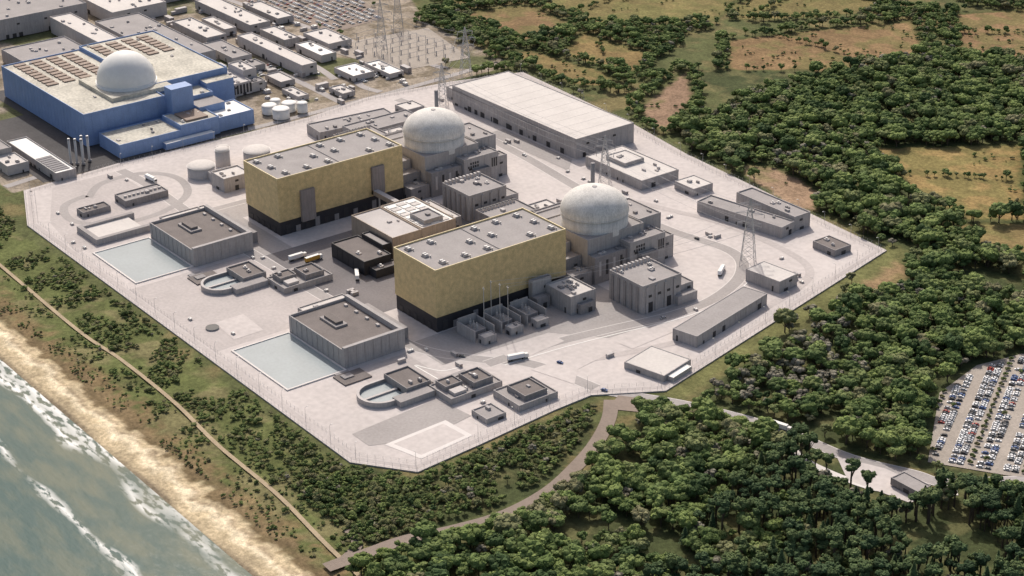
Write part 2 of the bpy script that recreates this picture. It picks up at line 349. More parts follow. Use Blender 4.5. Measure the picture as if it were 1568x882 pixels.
def hall(x0,x1,y0,y1,towers):
    mb=MB(); h=50; c=12
    mb.box(x0+.6,x1-.6,y0+.6,y1-.6,0,c,black)
    mb.box(x0,x1,y0,y1,c,h-1.2,gold,top=roofM)
    th=.7
    for (a,b_,c_,d_) in ((x0,x1,y0,y0+th),(x0,x1,y1-th,y1),(x0,x0+th,y0+th,y1-th),(x1-th,x1,y0+th,y1-th)): mb.box(a,b_,c_,d_,h-1.2,h,goldT,bottom=False)
    for i in range(6):
        for j in range(3):
            if (i+j)%3==2 and i not in(0,5): continue
            x=x0+9+(x1-x0-18)*j/2; y=y0+10+(y1-y0-20)*i/5+(j-1)*3
            mb.box(x-2.6,x+2.6,y-2.2,y+2.2,h-1.2,h-.5,concD)
            for a in(-1.3,1.3): mb.box(x+a-.9,x+a+.9,y-1.7,y+1.7,h-.5,h+1.2,concL,top=white,inset=.25)
            mb.cyl(x+3.6,y+2.2,.5,h-1.2,h+.6,steel,8)
    mb.strut((x0+th,(y0+y1)/2,h-.9),(x1-th,(y0+y1)/2,h-.9),.4,concD)
    for k in range(12):
        y=y0+6+k*(y1-y0-10)/12; mb.box(x1-.6,x1-.35,y,y+4.2,0,5.5 if k%3 else 8,concD if k%2 else dark)
    for k in range(5):
        x=x0+5+k*9; mb.box(x,x+4,y0+.35,y0+.6,0,5,dark)
    for (ty,tw,z0,z1) in towers: mb.box(x1,x1+2.6,ty,ty+tw,z0,z1,taupe)
    mb.obj('turbine_hall')
hall(-208,-155,-201,-80,[(-181,13,8,35),(-112,12,14,38)])
hall(15,68,-204,-84,[])
def pump(x0,x1,y0,y1,h):
    mb=MB(); w=3
    mb.box(x0,x1,y0,y1,0,h-4,conc,top=roofD)
    mb.box(x0,x1,y1-w,y1,h-4,h,conc,bottom=False); mb.box(x1-w,x1,y0,y1-w,h-4,h,conc,bottom=False)
    mb.box(x0,x1-w,y0,y0+.8,h-4,h-2,conc,bottom=False); mb.box(x0,x0+.8,y0+.8,y1-w,h-4,h-2,conc,bottom=False)
    cx=x0+(x1-x0)*.36; cy=y0+(y1-y0)*.42
    mb.box(cx-11,cx+11,cy-5,cy+5,h-4,h-2.4,roofM); mb.box(cx-8,cx+8,cy-3,cy+3,h-2.4,h-.6,roofD)
    for k in range(4): mb.box(x0+8+k*14,x0+11+k*14,y1-w-6,y1-w-4,h-4,h-2.6,concL)
    for k in range(7): mb.box(x1,x1+.3,y0+3+k*7,y0+3.5+k*7,0,h-.5,conc)
    for k in range(10): mb.box(x0+3+k*7,x0+3.5+k*7,y0-.3,y0,0,h-2.5,conc)
    building('x',x0-14,x0-.3,y0+16,y1+4,h-6,conc,roofL,.8,mb=mb,hv=1,doors=False)
    mb.box(x0+10,x1-12,y1+.2,y1+11,0,h-7,concD,top=roofM)
    mb.obj('pumping_station')
pump(0,74,-287,-236,16); pump(-218,-145,-285,-232,16)
def pool(x0,x1,y0,y1):
    mb=MB(); r=1.3
    mb.box(x0,x1,y0,y0+r,0,.9,kerbM); mb.box(x0,x1,y1-r,y1,0,.9,kerbM); mb.box(x0,x0+r,y0+r,y1-r,0,.9,kerbM); mb.box(x1-r,x1,y0+r,y1-r,0,.9,kerbM)
    i=[mb.av(p) for p in ((x0+r,y0+r,.35),(x1-r,y0+r,.35),(x1-r,y1-r,.35),(x0+r,y1-r,.35))]; mb.af(i,poolw); mb.obj('forebay_pool')
pool(0,77,-336,-287.4); pool(-220,-146,-336,-285.4)
def pond(cx,cy,r):
    mb=MB(); n=24; L1=20
    out=[(cx+r,cy+L1)]+[(cx+r*math.cos(-math.pi*k/n),cy+r*math.sin(-math.pi*k/n)) for k in range(n+1)]+[(cx-r,cy+L1)]
    inn=[(cx+(r-2),cy+L1)]+[(cx+(r-2)*math.cos(-math.pi*k/n),cy+(r-2)*math.sin(-math.pi*k/n)) for k in range(n+1)]+[(cx-(r-2),cy+L1)]
    a=[mb.av((x,y,0)) for x,y in out];b_=[mb.av((x,y,4)) for x,y in out];c=[mb.av((x,y,4)) for x,y in inn];d=[mb.av((x,y,0.1)) for x,y in inn]
    for i in range(len(out)-1):
        mb.af((a[i],b_[i],b_[i+1],a[i+1]),conc); mb.af((b_[i],c[i],c[i+1],b_[i+1]),concL); mb.af((c[i],d[i],d[i+1],c[i+1]),concD)
    k=[mb.av((x,y,1.4)) for x,y in inn]; mb.af(k,poolw)
    mb.box(cx-1,cx+1,cy-r+2.2,cy+L1-6.3,1.0,2.6,conc,top=concL)
    building('x',cx-r,cx+r-4,cy+L1-6,cy+L1+14,7,concD,roofD,1.2,mb=mb,hv=2)
    mb.box(cx+r-3.9,cx+r+6,cy+2,cy+L1+10,0,4.5,conc,top=roofM)
    mb.obj('outfall_pond')
pond(124,-291,16); pond(-101,-287,15)
def outb(px,py,s=1):
    mb=MB()
    building('x',px-26,px,py,py+43,5,conc,roofM,1,mb=mb,hv=2)
    building('x',px-24,px-12,py+4,py+18,8,concD,roofD,1,mb=mb,hv=1,doors=False); building('x',px-22,px-4,py+22,py+38,8.5,concD,roofD,1.2,mb=mb,hv=2,doors=False)
    mb.box(px-10,px-3,py+5,py+15,4.2,6.4,concL); mb.box(px-32,px-26.3,py+6,py+34,0,3.5,concD,top=roofM)
    mb.obj('seal_pit_building')
outb(164,-260); outb(-58,-256)
mb=MB(); building('x',171,200,-230,-197,5,conc,roofM,1,mb=mb); building('x',176,196,-222,-203,8,concD,roofD,1,mb=mb,hv=1,doors=False); mb.obj('fire_water_building')
building('pump_house',183,200,-257,-241,4,conc,roofM,.8,hv=1)
for (a,b_) in ((80,-301),(-130,-300)):
    mb=MB(); mb.box(a,a+16,b_,b_+22,0,1,roofD); mb.box(a+3,a+9,b_+4,b_+12,1,1.8,concD); mb.box(a-5,a-.5,b_+3,b_+14,0,.8,concD); mb.obj('culvert_cover')
mb=MB(); mb.box(-268,-264,-326,-276,0,5,conc,top=roofM); mb.box(-236,-232,-326,-276,0,5,conc,top=roofM); mb.box(-264,-236,-326,-322,0,5,conc,top=roofM); mb.box(-263.9,-236.1,-321.9,-282,0,3,conc,top=roofL); mb.obj('tank_bund')
building('workshop',-303,-291,-309,-284,5,concD,roofD,1,hv=4); 
mb=MB(); building('x',-309,-289,-271,-231,6,concD,roofM,1,mb=mb,hv=1)
for k in range(9): mb.cyl(-299,-266+k*4,1.4,5,6.6,concL,10)
mb.obj('cooling_unit_building')
mb=MB(); building('x',-287,-265,-190,-164,13,conc,roofL,1,mb=mb); building('x',-300,-287.3,-186,-166,8,concL,roofL,1,mb=mb,hv=1); mb.obj('demineralisation_building')
for (x,y,r,h) in ((-314,-185,12,10),(-324,-158,6.5,15),(-333,-152,5.5,13),(-316,-128,12,10)):
    mb=MB(); mb.cyl(x,y,r,0,h,concL,36); mb.dome(x,y,h+.01,r,1.6,roofL,36,4); mb.cyl(x,y,r+.3,h-.6,h-.2,white,36)
    for k in range(8): mb.strut((x+r*.2,y-r-.4,k*h/8),(x+r*.2+1,y-r-.4,k*h/8+.1),.1,steel)
    mb.obj('storage_tank')
def louvers(mb,x,y0,y1,z):
    n=int((y1-y0)/3.2)
    for k in range(n):
        y=y0+k*3.2; mb.box(x,x+4,y,y+2.3,z,z+2.2,concL,inset=.3); mb.box(x+.8,x+3.2,y+.5,y+1.8,z+2.2,z+2.6,dark)
def nuc(ox,oy,full):
    mb=MB()
    B=lambda x0,x1,y0,y1,h,w=conc,r=roofM,hv=2,**k: building('x',x0+ox,x1+ox,y0+oy,y1+oy,h,w,r,1.0,mb=mb,hv=hv,seed=int(x0*3+y0+h+900),**k)
    B(13,67,-62,-6,34,conc,roofM,0,ribs=False)
    B(22.3,61,-5.7,17,34.5,conc,roofM,3); B(61.3,79,-30,6,27,conc,roofM,4); B(67.3,76,-62,-30.4,22,concD,roofM,3)
    B(79.3,84,-22,-6,17,concD,roofM,0); B(61.5,73,6.3,20,19,conc,roofM,1); B(40,61,17.3,27,13,concD,roofM,2)
    B(18,60,-83.5,-62.5,20,concD,roofM,3); B(30,48,-80,-64,27,conc,roofM,1,ribs=False); B(60.3,74,-82,-63,12,concD,roofM,2)
    B(-12,12.7,-52,12,28,conc,roofM,5); B(-30,-12.3,-40,-2,21,conc,roofM,3); B(-8,10,12.3,28,17,conc,roofL,2); B(12.9,39.7,17.3,32,9,concD,roofL,2)
    B(-72,-42,-66,-26,15,concD,roofM,1); B(-41.7,-12.6,-76,-40.3,18,concD,roofD,5); B(-60,-31,-25.5,-2,12,conc,roofL,3); B(-34,-13,-84,-76.4,11,conc,roofM,1)
    B(-40,-12,0,26,9,conc,roofL,3)
    louvers(mb,-70+ox,-64+oy,-28+oy,14); louvers(mb,-39+ox,-74+oy,-42+oy,17)
    for i in range(5):
        for j in range(2):
            if (i,j) in((0,1),): continue
            mb.box(79+ox,79.25+ox,-26+oy+i*2.4,-24.6+oy+i*2.4,18+j*3,20+j*3,dark)
    for i in range(3): mb.box(79+ox,79.3+ox,-1+oy+i*2.2,.2+oy+i*2.2,14,22,dark)
    for z in (12,24): mb.box(61.2+ox,79.2+ox,-30.35+oy,-30.2+oy,z,z+.5,concD)
    for k in range(4): mb.box(76+ox,76.3+ox,-58+oy+k*7,-56+oy+k*7,6,18,dark if k%2 else concL)
    for k in range(4): mb.box(24+ox+k*9,28+ox+k*9,16.9+oy,17.25+oy,20,28,concD)
    cx,cy=41+ox,-34+oy
    mb.cyl(cx,cy,26.2,30,44,domeM,64); mb.cyl(cx,cy,26.8,43.2,44.4,domeM,64); mb.dome(cx,cy,44.41,26.7,18.5,domeM)
    mb.cyl(cx,cy,2,62.4,63.4,concL,12)
    mb.cyl(ox+0,oy-2,1.7,20,62,concD,14); mb.cyl(ox+0,oy-2,2.3,27,31,concD,14)
    mb.obj('reactor_building')
    mb=MB()
    X0,X1,Y0,Y1=100+ox,138+ox,-68+oy,-30+oy
    building('x',X0,X1,Y0,Y1,23,conc,roofM,1.4,mb=mb,hv=5,doors=False,ribs=False)
    for k in range(10): mb.box(X0+1,X0+4.5,Y0+1+k*3.7,Y0+3.4+k*3.7,21.6,24.6,concL,inset=.3)
    for k in range(4):
        mb.box(X1,X1+1.0,Y0+3+k*9,Y0+5+k*9,0,21,conc); mb.box(X1,X1+.2,Y0+5.5+k*9,Y0+9+k*9,12,14,dark)
    mb.box(X1,X1+.3,Y0+6,Y0+10,0,8,dark); mb.box(X1,X1+.3,Y0+24,Y0+28,0,8,dark)
    for k in range(5): mb.box(X0+3+k*7,X0+5.5+k*7,Y0-.9,Y0,0,20.5,concD)
    building('x',X0+10,X1-2,Y1+.3,Y1+14,12,conc,roofM,1,mb=mb,hv=2); mb.box(X1-1.7,X1+5,Y1-7,Y1+12,0,7,conc,top=roofM)
    mb.obj('diesel_generator_building')
nuc(0,0,True); nuc(-221,4,False)
mb=MB(); building('x',76,106,-110,-86,15,conc,roofL,1.2,mb=mb,hv=9); building('x',106.2,110,-104,-90,8,concD,roofM,.6,mb=mb,hv=0); building('x',71,75.6,-122,-104,20,conc,roofM,1,mb=mb,hv=0); building('x',75.8,84,-124,-112,9,concD,roofM,1,mb=mb,hv=0)
mb.obj('auxiliary_building')
mb=MB()
building('x',-118,-59,-156,-128,19,tan,concL,1,mb=mb,hv=2,doors=False); building('x',-118,-59,-127.7,-95,19.6,tan,white,1,mb=mb,hv=0,doors=False)
for i in range(8):
    for j in range(3): mb.box(-114+i*6.6,-109+i*6.6,-125+j*9.5,-117.5+j*9.5,18.6,19.3,roofL if (i+j)%2 else white)
building('x',-84,-64,-122,-104,23,conc,roofM,1,mb=mb,hv=1,doors=False,z0=18.6); building('x',-58.6,-35,-150,-100,10,tan,roofL,1,mb=mb,hv=5)
building('x',-119,-75,-94.7,-78,12,conc,roofL,1,mb=mb,hv=5)
mb.obj('electrical_building')
mb=MB(); building('x',-95,-48,-190,-165,12,black,roofD,1,mb=mb,hv=2,doors=False); building('x',-47.6,-38,-186,-160,7,black,roofD,1,mb=mb,hv=1,doors=False); building('x',-90,-60,-164.7,-157,15,black,roofM,1,mb=mb,hv=0); mb.obj('workshop_building')
mb=MB(); mb.box(-155,-118,-112,-107,14,18,tan,top=concL)
for x in (-148,-136,-124): mb.box(x,x+1,-110,-109,0,14,steel)
mb.box(-40,15,-118,-113,12,16,tan,top=concL)
for x in (-30,-16,0): mb.box(x,x+1,-116,-115,0,12,steel)
mb.obj('pipe_bridge')
for (bx,by) in ((76,-192),(76,-168),(78,-146)):
    mb=MB(); mb.box(bx,bx+22,by,by+1,0,9,conc); mb.box(bx,bx+22,by+17,by+18,0,9,conc); mb.box(bx,bx+1,by+1,by+17,0,11,conc)
    mb.box(bx+4,bx+17,by+4,by+13,0,5.5,concD,top=roofM); 
    for k in range(3): mb.cyl(bx+6+k*4,by+8,.9,5.5,9,concL,8); mb.cyl(bx+6+k*4,by+8,.4,9,11,steel,8)
    for k in range(6): mb.box(bx+4+k*2,bx+5+k*2,by+13.2,by+15.5,.5,5,concL)
    building('x',bx+22.3,bx+30,by+3,by+14,6,conc,roofL,.6,mb=mb,hv=1); mb.obj('transformer_bay')
for x,y in ((82,-165),(90,-163),(97,-161),(88,-176)):
    mb=MB(); mb.cyl(x,y,.32,0,36,steel,8,.2); mb.box(x-1.2,x+1.2,y-.12,y+.12,34.5,34.8,steel); mb.cyl(x,y,1.0,0,1,concL,10); mb.obj('lightning_mast')
mb=MB(); building('x',-325,-138,93,160,19,conc,roofL,.5,mb=mb,hv=0)
for k in range(12): mb.box(-324.4+15.5*k,-324.1+15.5*k,93.7,159.3,18.5,18.56,concL)
for k in range(8): mb.box(-300+k*20,-295+k*20,92.6,92.75,0,5,dark)
mb.box(-324,-139,92.55,92.8,14.5,15.2,concD); mb.obj('warehouse')
building('warehouse_annex',-345,-326,100,150,11,conc,roofL,.6,hv=2)
mb=MB(); building('x',-121,-46,90,132,9,conc,roofL,.6,mb=mb,hv=8); building('x',-105,-80,100,122,12,conc,roofL,.6,mb=mb,hv=2,doors=False,z0=8.4); mb.obj('office_building')
building('store_building',-32,-8,115,137,7,conc,roofL,.5,hv=2)
mb=MB(); building('x',17,102,110,128,10,conc,roofM,1,ang=10,mb=mb,hv=3)
building('x',30,98,128.3,146,13,conc,roofM,1,ang=0,mb=mb,hv=4); mb.obj('interim_store')
building('gatehouse_store',130,154,117,135,6,concD,roofD,.6,hv=2)
building('garage_building',142,175,36,57,10,conc,roofL,.3,ang=6,hv=0)
building('spent_fuel_store',182,203,-73,18,9,conc,roofM,.3,ang=13,hv=0)
mb=MB(); building('x',194,228,-126,-94,5,conc,roofL,.3,ang=13,mb=mb,hv=0); mb.T=(228,-126,math.radians(13))
mb.box(228.2,233,-122,-100,0,3.5,concL,top=white); mb.T=None; mb.obj('entrance_building')
building('service_building',-346,-319,-60,20,9,conc,roofM,1,ang=-6,hv=8)
building('service_building',-312,-285,-40,30,13,conc,roofM,1,hv=6); building('service_building',-284,-262,-70,-30,9,concL,roofL,1,hv=4); building('store_building',-345,-325,40,60,6,conc,roofL,.8,hv=1)
mb=MB(); mb.box(-3,3,-1.2,1.2,.15,2.6,concL)
for k in range(13): mb.box(-2.9+k*.46,-2.75+k*.46,-1.27,-1.2,.3,2.5,conc); mb.box(-2.9+k*.46,-2.75+k*.46,1.2,1.27,.3,2.5,conc)
mb.box(3,3.05,-1,1,.3,2.4,taupe); cont=mb.mesh('container')
mb=MB(); mb.box(-1.5,1.5,-1,1,0,1.6,concL,top=white,inset=.08); mb.box(-2,2,-1.4,1.4,0,.18,concD); mb.cyl(-.6,0,.35,1.6,2.1,steel,8); cab=mb.mesh('kiosk')
for (x,y) in ((-30,-215),(-27,-215),(-24,-215),(120,-222),(105,-215),(60,70),(68,72),(-210,72),(-205,78),(-360,-250),(160,70),(165,62),(90,-250),(-300,-100),(-292,-104),(-250,-120),(175,-130),(-70,20),(-50,75),(-340,90)): inst(cont,'storage_container',(x,y,.05),random.choice((0,math.pi/2)))
for k in range(46):
    x=random.uniform(-370,180);y=random.choice((random.uniform(-350,-300),random.uniform(60,90),random.uniform(-245,-225),random.uniform(-60,60) if x<-300 or x>150 else 68))
    if -225<x<-140 and y<-280 or -5<x<80 and y<-280 or 100<x<150 and y<-260: continue
    inst(cab,'equipment_kiosk',(x,y,.05),random.choice((0,math.pi/2)))
for k in range(110):
    x=random.uniform(-760,-395);y=random.uniform(-60,120)
    inst(random.choice((cab,cont)),'yard_plant',(x,y,-.95),random.choice((0,math.pi/2)),random.uniform(1,2.2))
# ------------------------------------------------------------------ neighbouring station
mb=MB()
building('x',-620,-442,-232,-150,31,blue,beige,1.2,mb=mb,hv=6,doors=False); building('x',-620,-470,-149.7,-68,34,blue,beige,1.2,mb=mb,hv=8,doors=False)
building('x',-469.6,-442,-149.7,-100,24,blue,beige,1,mb=mb,hv=3,doors=False)
mb.box(-441.8,-428,-150,-128,0,40,blue); mb.box(-441.7,-420,-127,-100,0,20,blue,top=roofM); mb.box(-469,-455,-99,-70,0,28,blue,top=beige)
for i in range(9):
    for j in range(4): mb.box(-615+i*9,-609+i*9,-222+j*17,-211+j*17,29.8,31.0,brownp)
for i in range(7):
    for j in range(4): mb.box(-612+i*9,-606+i*9,-142+j*17,-131+j*17,32.8,34.0,brownp)
cx,cy=-492,-163
mb.cyl(cx,cy,28.5,28,36,white,56); mb.dome(cx,cy,36.01,27.5,27.5,white); mb.box(cx-36,cx+34,cy-32,cy+30,29.5,33.5,beige)
mb.obj('blue_reactor_building')
mb=MB(); building('x',-436,-395,-222,-160,13,blue,beige,1,mb=mb,hv=5,doors=False); building('x',-432,-396,-159.7,-120,17,blue,beige,1,mb=mb,hv=5,doors=False); building('x',-436,-399,-119.7,-82,14,blue,white,1,mb=mb,hv=4,doors=False)
mb.box(-394.8,-388,-180,-130,0,6,blue,top=white); mb.box(-426,-402,-150,-128,15.9,17.8,brownp); mb.obj('blue_auxiliary_building')
for k in range(5): 
    mb=MB(); mb.cyl(-412+k%3*4,-262+k*4,1.1,0,24,steel,12); mb.cyl(-412+k%3*4,-262+k*4,1.3,22.5,23.4,concD,12); mb.cyl(-412+k%3*4,-262+k*4,1.8,0,1.5,concD,12); mb.obj('exhaust_stack')
mb=MB(); building('x',-482,-380,-291,-272,8,conc,white,1,mb=mb,hv=0)
for k in range(8): mb.box(-425+k*5,-421+k*5,-289,-275,7.1,7.5,pv)
building('x',-520,-450,-320,-300,14,conc,roofM,1,mb=mb,hv=6); building('x',-449,-420,-318,-298,9,concL,roofL,1,mb=mb,hv=3); mb.obj('annex_building')
def gen(name,L_):
    for (x0,x1,y0,y1,h,w,r) in L_: building(name,x0,x1,y0,y1,h,w,r,1,hv=int((x1-x0)*(y1-y0)/500)+2)
gen('industrial_building',[(-740,-573,-75,-24,16,conc,roofM),(-613,-485,24,41,12,concL,roofL),(-720,-640,-190,-120,14,conc,roofM),(-780,-650,-108,-84,18,concL,roofL),(-880,-790,-170,-60,22,conc,roofM),(-840,-760,-45,20,15,concL,roofL),(-700,-625,-5,18,12,conc,roofL),(-622,-560,-12,10,8,concL,roofM),(-760,-640,55,80,10,conc,roofL),(-560,-510,62,80,8,concL,white),(-900,-800,40,110,14,conc,roofM),(-475,-440,55,80,6,concL,white),(-470,-425,88,105,5,concL,white),(-500,-470,-10,6,6,conc,roofL),(-660,-628,-60,-30,9,conc,roofL),(-1000,-900,-180,-90,20,concL,roofL),(-1050,-920,-50,60,12,conc,roofM),(-760,-690,-260,-210,16,conc,roofL),(-880,-790,-280,-210,14,conc,roofM),(-590,-540,90,118,7,concL,roofL),(-720,-650,95,115,7,conc,roofL),(-625,-575,58,76,9,conc,roofL),(-560,-535,-60,-30,7,concL,roofL),(-550,-530,-20,8,6,conc,roofM),(-455,-425,-18,-6,5,concL,roofL),(-430,-405,20,34,5,conc,roofL),(-700,-650,30,44,8,concL,roofL)])
mb=MB(); building('x',-520,-475,-63,-40,13,concL,roofL,1.2,mb=mb,hv=7); building('x',-520,-490,-39.7,-25,19,concL,roofL,1.2,mb=mb,hv=4); building('x',-489.7,-476,-39.7,-24,10,concL,roofM,1.2,mb=mb,hv=4)
for k in range(6): mb.box(-475,-474.7,-60+k*3.6,-58+k*3.6,2,11,dark)
mb.obj('laboratory_building')
for (x,y,r,h) in ((-397,-54,8,9),(-415,-56,7,8),(-409,-38,7,8),(-424,-44,5,8),(-398,-30,5,9)):
    mb=MB(); mb.cyl(x,y,r,0,h,white,28); mb.dome(x,y,h+.01,r,1.2,white,28,4); mb.cyl(x,y,r+.25,h-.5,h-.15,concL,28); mb.obj('storage_tank')
for pts in ([(-1100,-30),(-800,-20),(-560,12),(-400,14)],[(-400,-330),(-405,-270),(-392,-150),(-392,60),(-400,190)],[(-560,12),(-550,-40),(-545,-65)],[(-640,-200),(-640,-60),(-560,12)],[(-500,120),(-440,60),(-400,60)],[(-900,90),(-600,120),(-420,150)],[(-610,90),(-590,60),(-500,52),(-460,46)]): ribbon('access_road',pts,8,asph,zb=-1)
poly('station_yard',[(-560,-300),(-388,-300),(-388,-95),(-440,-70),(-640,-70),(-640,-240),(-560,-240)],asphB,zb=-1)
poly('car_park',[(-775,105),(-590,128),(-600,200),(-760,240)],trackM,zb=-1)
poly('switchyard_gravel',[(-560,85),(-440,110),(-430,190),(-540,215)],gravel,zb=-.98)
mb=MB()
for i in range(9):
    for j in range(4):
        x=-552+i*13;y=110+j*22+ (i*2)
        mb.box(x-.2,x+.2,y-.2,y+.2,-1,7,steel); mb.cyl(x+3,y,.6,-1,4,concL,8); 
        if j<3: mb.strut((x,y,7),(x,y+22,7),.2,steel)
mb.obj('switchyard_equipment')
# ------------------------------------------------------------------ outside roads
rd('access_road',ROAD,9,asph,zb=-.9); ribbon('access_road',[(330,-106),(360,-125),(410,-118),(430,-100),(450,-80)],6,kerbM,zb=-.9)
poly('forecourt',[(372,-106),(402,-93),(440,-90),(440,-112),(397,-122)],pave,zb=-.9)
ribbon('access_track',TRACK,10,trackM,zb=-.85); ribbon('access_track',[(279,-425),(268,-404),(250,-398)],7,trackM,zb=-1.6)
poly('gravel_pad',[(222,-162),(232,-180),(250,-165),(238,-150)],trackM,zb=-.9)
poly('car_park',PARK,gravel,zb=-.9)
building('bus_shelter_building',418,440,-106,-94,5,concD,roofM,.5,hv=0)
pth=[(-900,-385),(-600,-392),(-229,-402),(-102,-405),(-40,-402),(40,-403),(110,-409),(190,-411),(272,-419),(400,-425),(700,-420)]
mb=MB(); pp=smooth(pth,20); Lf=[];Rt=[]
for i,p in enumerate(pp):
    a=pp[max(0,i-1)];b_=pp[min(len(pp)-1,i+1)]; d_=Vector((b_[0]-a[0],b_[1]-a[1])).normalized(); q=Vector((-d_.y,d_.x))*1.5
    for li,sg in((Lf,1),(Rt,-1)):
        x,y=p[0]+q.x*sg,p[1]+q.y*sg; li.append(mb.av((x,y,float(zterr(np.array(x),np.array(y)))+.8)))
for i in range(len(pp)-1): mb.af((Rt[i],Rt[i+1],Lf[i+1],Lf[i]),sandp)
mb.obj('coastal_path')
# ------------------------------------------------------------------ vehicles
def carmesh(nm,colr):
    m=mat('paint_'+nm,colr,.35,.02,1)
    mb=MB(); w=.88
    prof=[(-2.15,.35),(2.15,.35),(2.2,.75),(1.15,.95),(.55,1.42),(-1.1,1.45),(-1.75,.98),(-2.2,.85)]
    a=[mb.av((x,-w+(.12 if z>1.2 else 0),z)) for x,z in prof]; b_=[mb.av((x,w-(.12 if z>1.2 else 0),z)) for x,z in prof]
    mb.af(a,m); mb.af(b_[::-1],m)
    for k in range(8):
        j=(k+1)%8; mb.af((a[k],b_[k],b_[j],a[j]),glass if k in (3,5) else m)
    for sgn in(-1,1):
        q=[(-1.45,.98),(.95,.98),(.5,1.34),(-1.0,1.36)]; f=[mb.av((x,sgn*(w+.01-(.1 if z>1.2 else 0)),z)) for x,z in q]; mb.af(f,glass)
        for x in(-1.35,1.35):
            n=10; c=[mb.av((x+.33*math.cos(6.283*k/n),sgn*(w+.03),.33+.33*math.sin(6.283*k/n))) for k in range(n)]; d_=[mb.av((x+.33*math.cos(6.283*k/n),sgn*(w-.2),.33+.33*math.sin(6.283*k/n))) for k in range(n)]
            mb.af(c,tyre)
            for k in range(n): mb.af((c[k],c[(k+1)%n],d_[(k+1)%n],d_[k]),tyre)
    return mb.mesh('car_'+nm)
cars=[carmesh(n,c) for n,c in (('white',(.75,.75,.75)),('silver',(.45,.46,.48)),('grey',(.16,.165,.17)),('black',(.03,.03,.035)),('blue',(.05,.10,.25)),('red',(.32,.04,.03)))]
wts=[.40,.24,.14,.11,.07,.04]
def truckmesh(nm,colr):
    m=mat('truck_'+nm,colr,.4,.03,1); mb=MB()
    mb.box(-6.5,4.4,-1.25,1.25,1.2,4.0,m,top=white); mb.box(4.8,7.0,-1.2,1.2,.7,3.3,white,inset=.12); mb.box(6.95,7.05,-1.0,1.0,1.8,2.9,glass); mb.box(-6.4,6.6,-.9,.9,.6,1.15,tyre)
    for x in(-5.4,-4.2,3.0,5.9):
        for s in(-1.2,.85):
            n=10; c=[mb.av((x+.5*math.cos(6.283*k/n),s,.5+.5*math.sin(6.283*k/n))) for k in range(n)]; d_=[mb.av((x+.5*math.cos(6.283*k/n),s+.35,.5+.5*math.sin(6.283*k/n))) for k in range(n)]
            mb.af(c,tyre); mb.af(d_[::-1],tyre)
            for k in range(n): mb.af((c[k],c[(k+1)%n],d_[(k+1)%n],d_[k]),tyre)
    return mb.mesh('truck_'+nm)
tw=truckmesh('white',(.72,.73,.75)); ty=truckmesh('yellow',(.6,.33,.06))
for (x,y,a,m) in ((-108,-214,90,tw),(-97,-206,92,ty),(-50,-196,150,tw),(138,-184,75,tw),(120,28,125,tw),(324,-109,15,tw),(-330,-226,5,tw)): inst(m,'truck',(x,y,.18 if x<230 else -.72),math.radians(a),1.15)
for (x,y,a,k) in ((161,-164,20,4),(-174,63,5,0),(266,-132,28,0),(110,-212,40,2),(60,57,180,3),(152,-60,95,1),(212,-166,25,4)): inst(cars[k],'car',(x,y,.18 if x<230 else -.72),math.radians(a),1.1)
dx,dy=-.5,.866; nxv,nyv=.866,.5
strips=[]
for blk in range(-6,7):
    for oi,o_ in enumerate((0,5.0,16.5,21.5)):
        off=blk*34+o_
        for s in range(-75,95):
            if s%24==0: continue
            x=400+nxv*off+dx*s*2.7; y=20+nyv*off+dy*s*2.7
            if x>540 or y>160: continue
            ax,ay=np.array([x]),np.array([y])
            if not inpoly(ax,ay,PARK)[0] or dpl(ax,ay,PARK,True)[0]<4: continue
            if random.random()<.80: inst(random.choices(cars,wts)[0],'parked_car',(x,y,-.74),math.atan2(nyv,nxv)+(math.pi if random.random()<.5 else 0)+random.gauss(0,.03),random.uniform(.95,1.1))
    for s in range(-75,95,3):
        for o_ in (2.5,27.5):
            off=blk*34+o_; px=400+nxv*off+dx*s*2.7; py=20+nyv*off+dy*s*2.7
            if o_==2.5 and s%24: continue
            if inpoly(np.array([px]),np.array([py]),PARK)[0]: strips.append((px,py,-.9))
for x in np.arange(-765,-600,2.9):
    for y in np.arange(118,225,8.5):
        if random.random()<.8 and inpoly(np.array([x]),np.array([y]),[(-772,108),(-594,132),(-602,197),(-757,236)])[0]: inst(random.choices(cars,wts)[0],'parked_car',(x,y,-.80),math.pi/2+random.gauss(0,.03))
for i in range(60):
    x=random.choice((-540,-530,-455,-448)); y=random.uniform(20,50) if x>-500 else random.uniform(-10,20); inst(random.choices(cars,wts)[0],'parked_car',(x+(i%6)*2.8,60+ (i//6)*5.5 if x>-500 else y,-.80),math.pi/2)
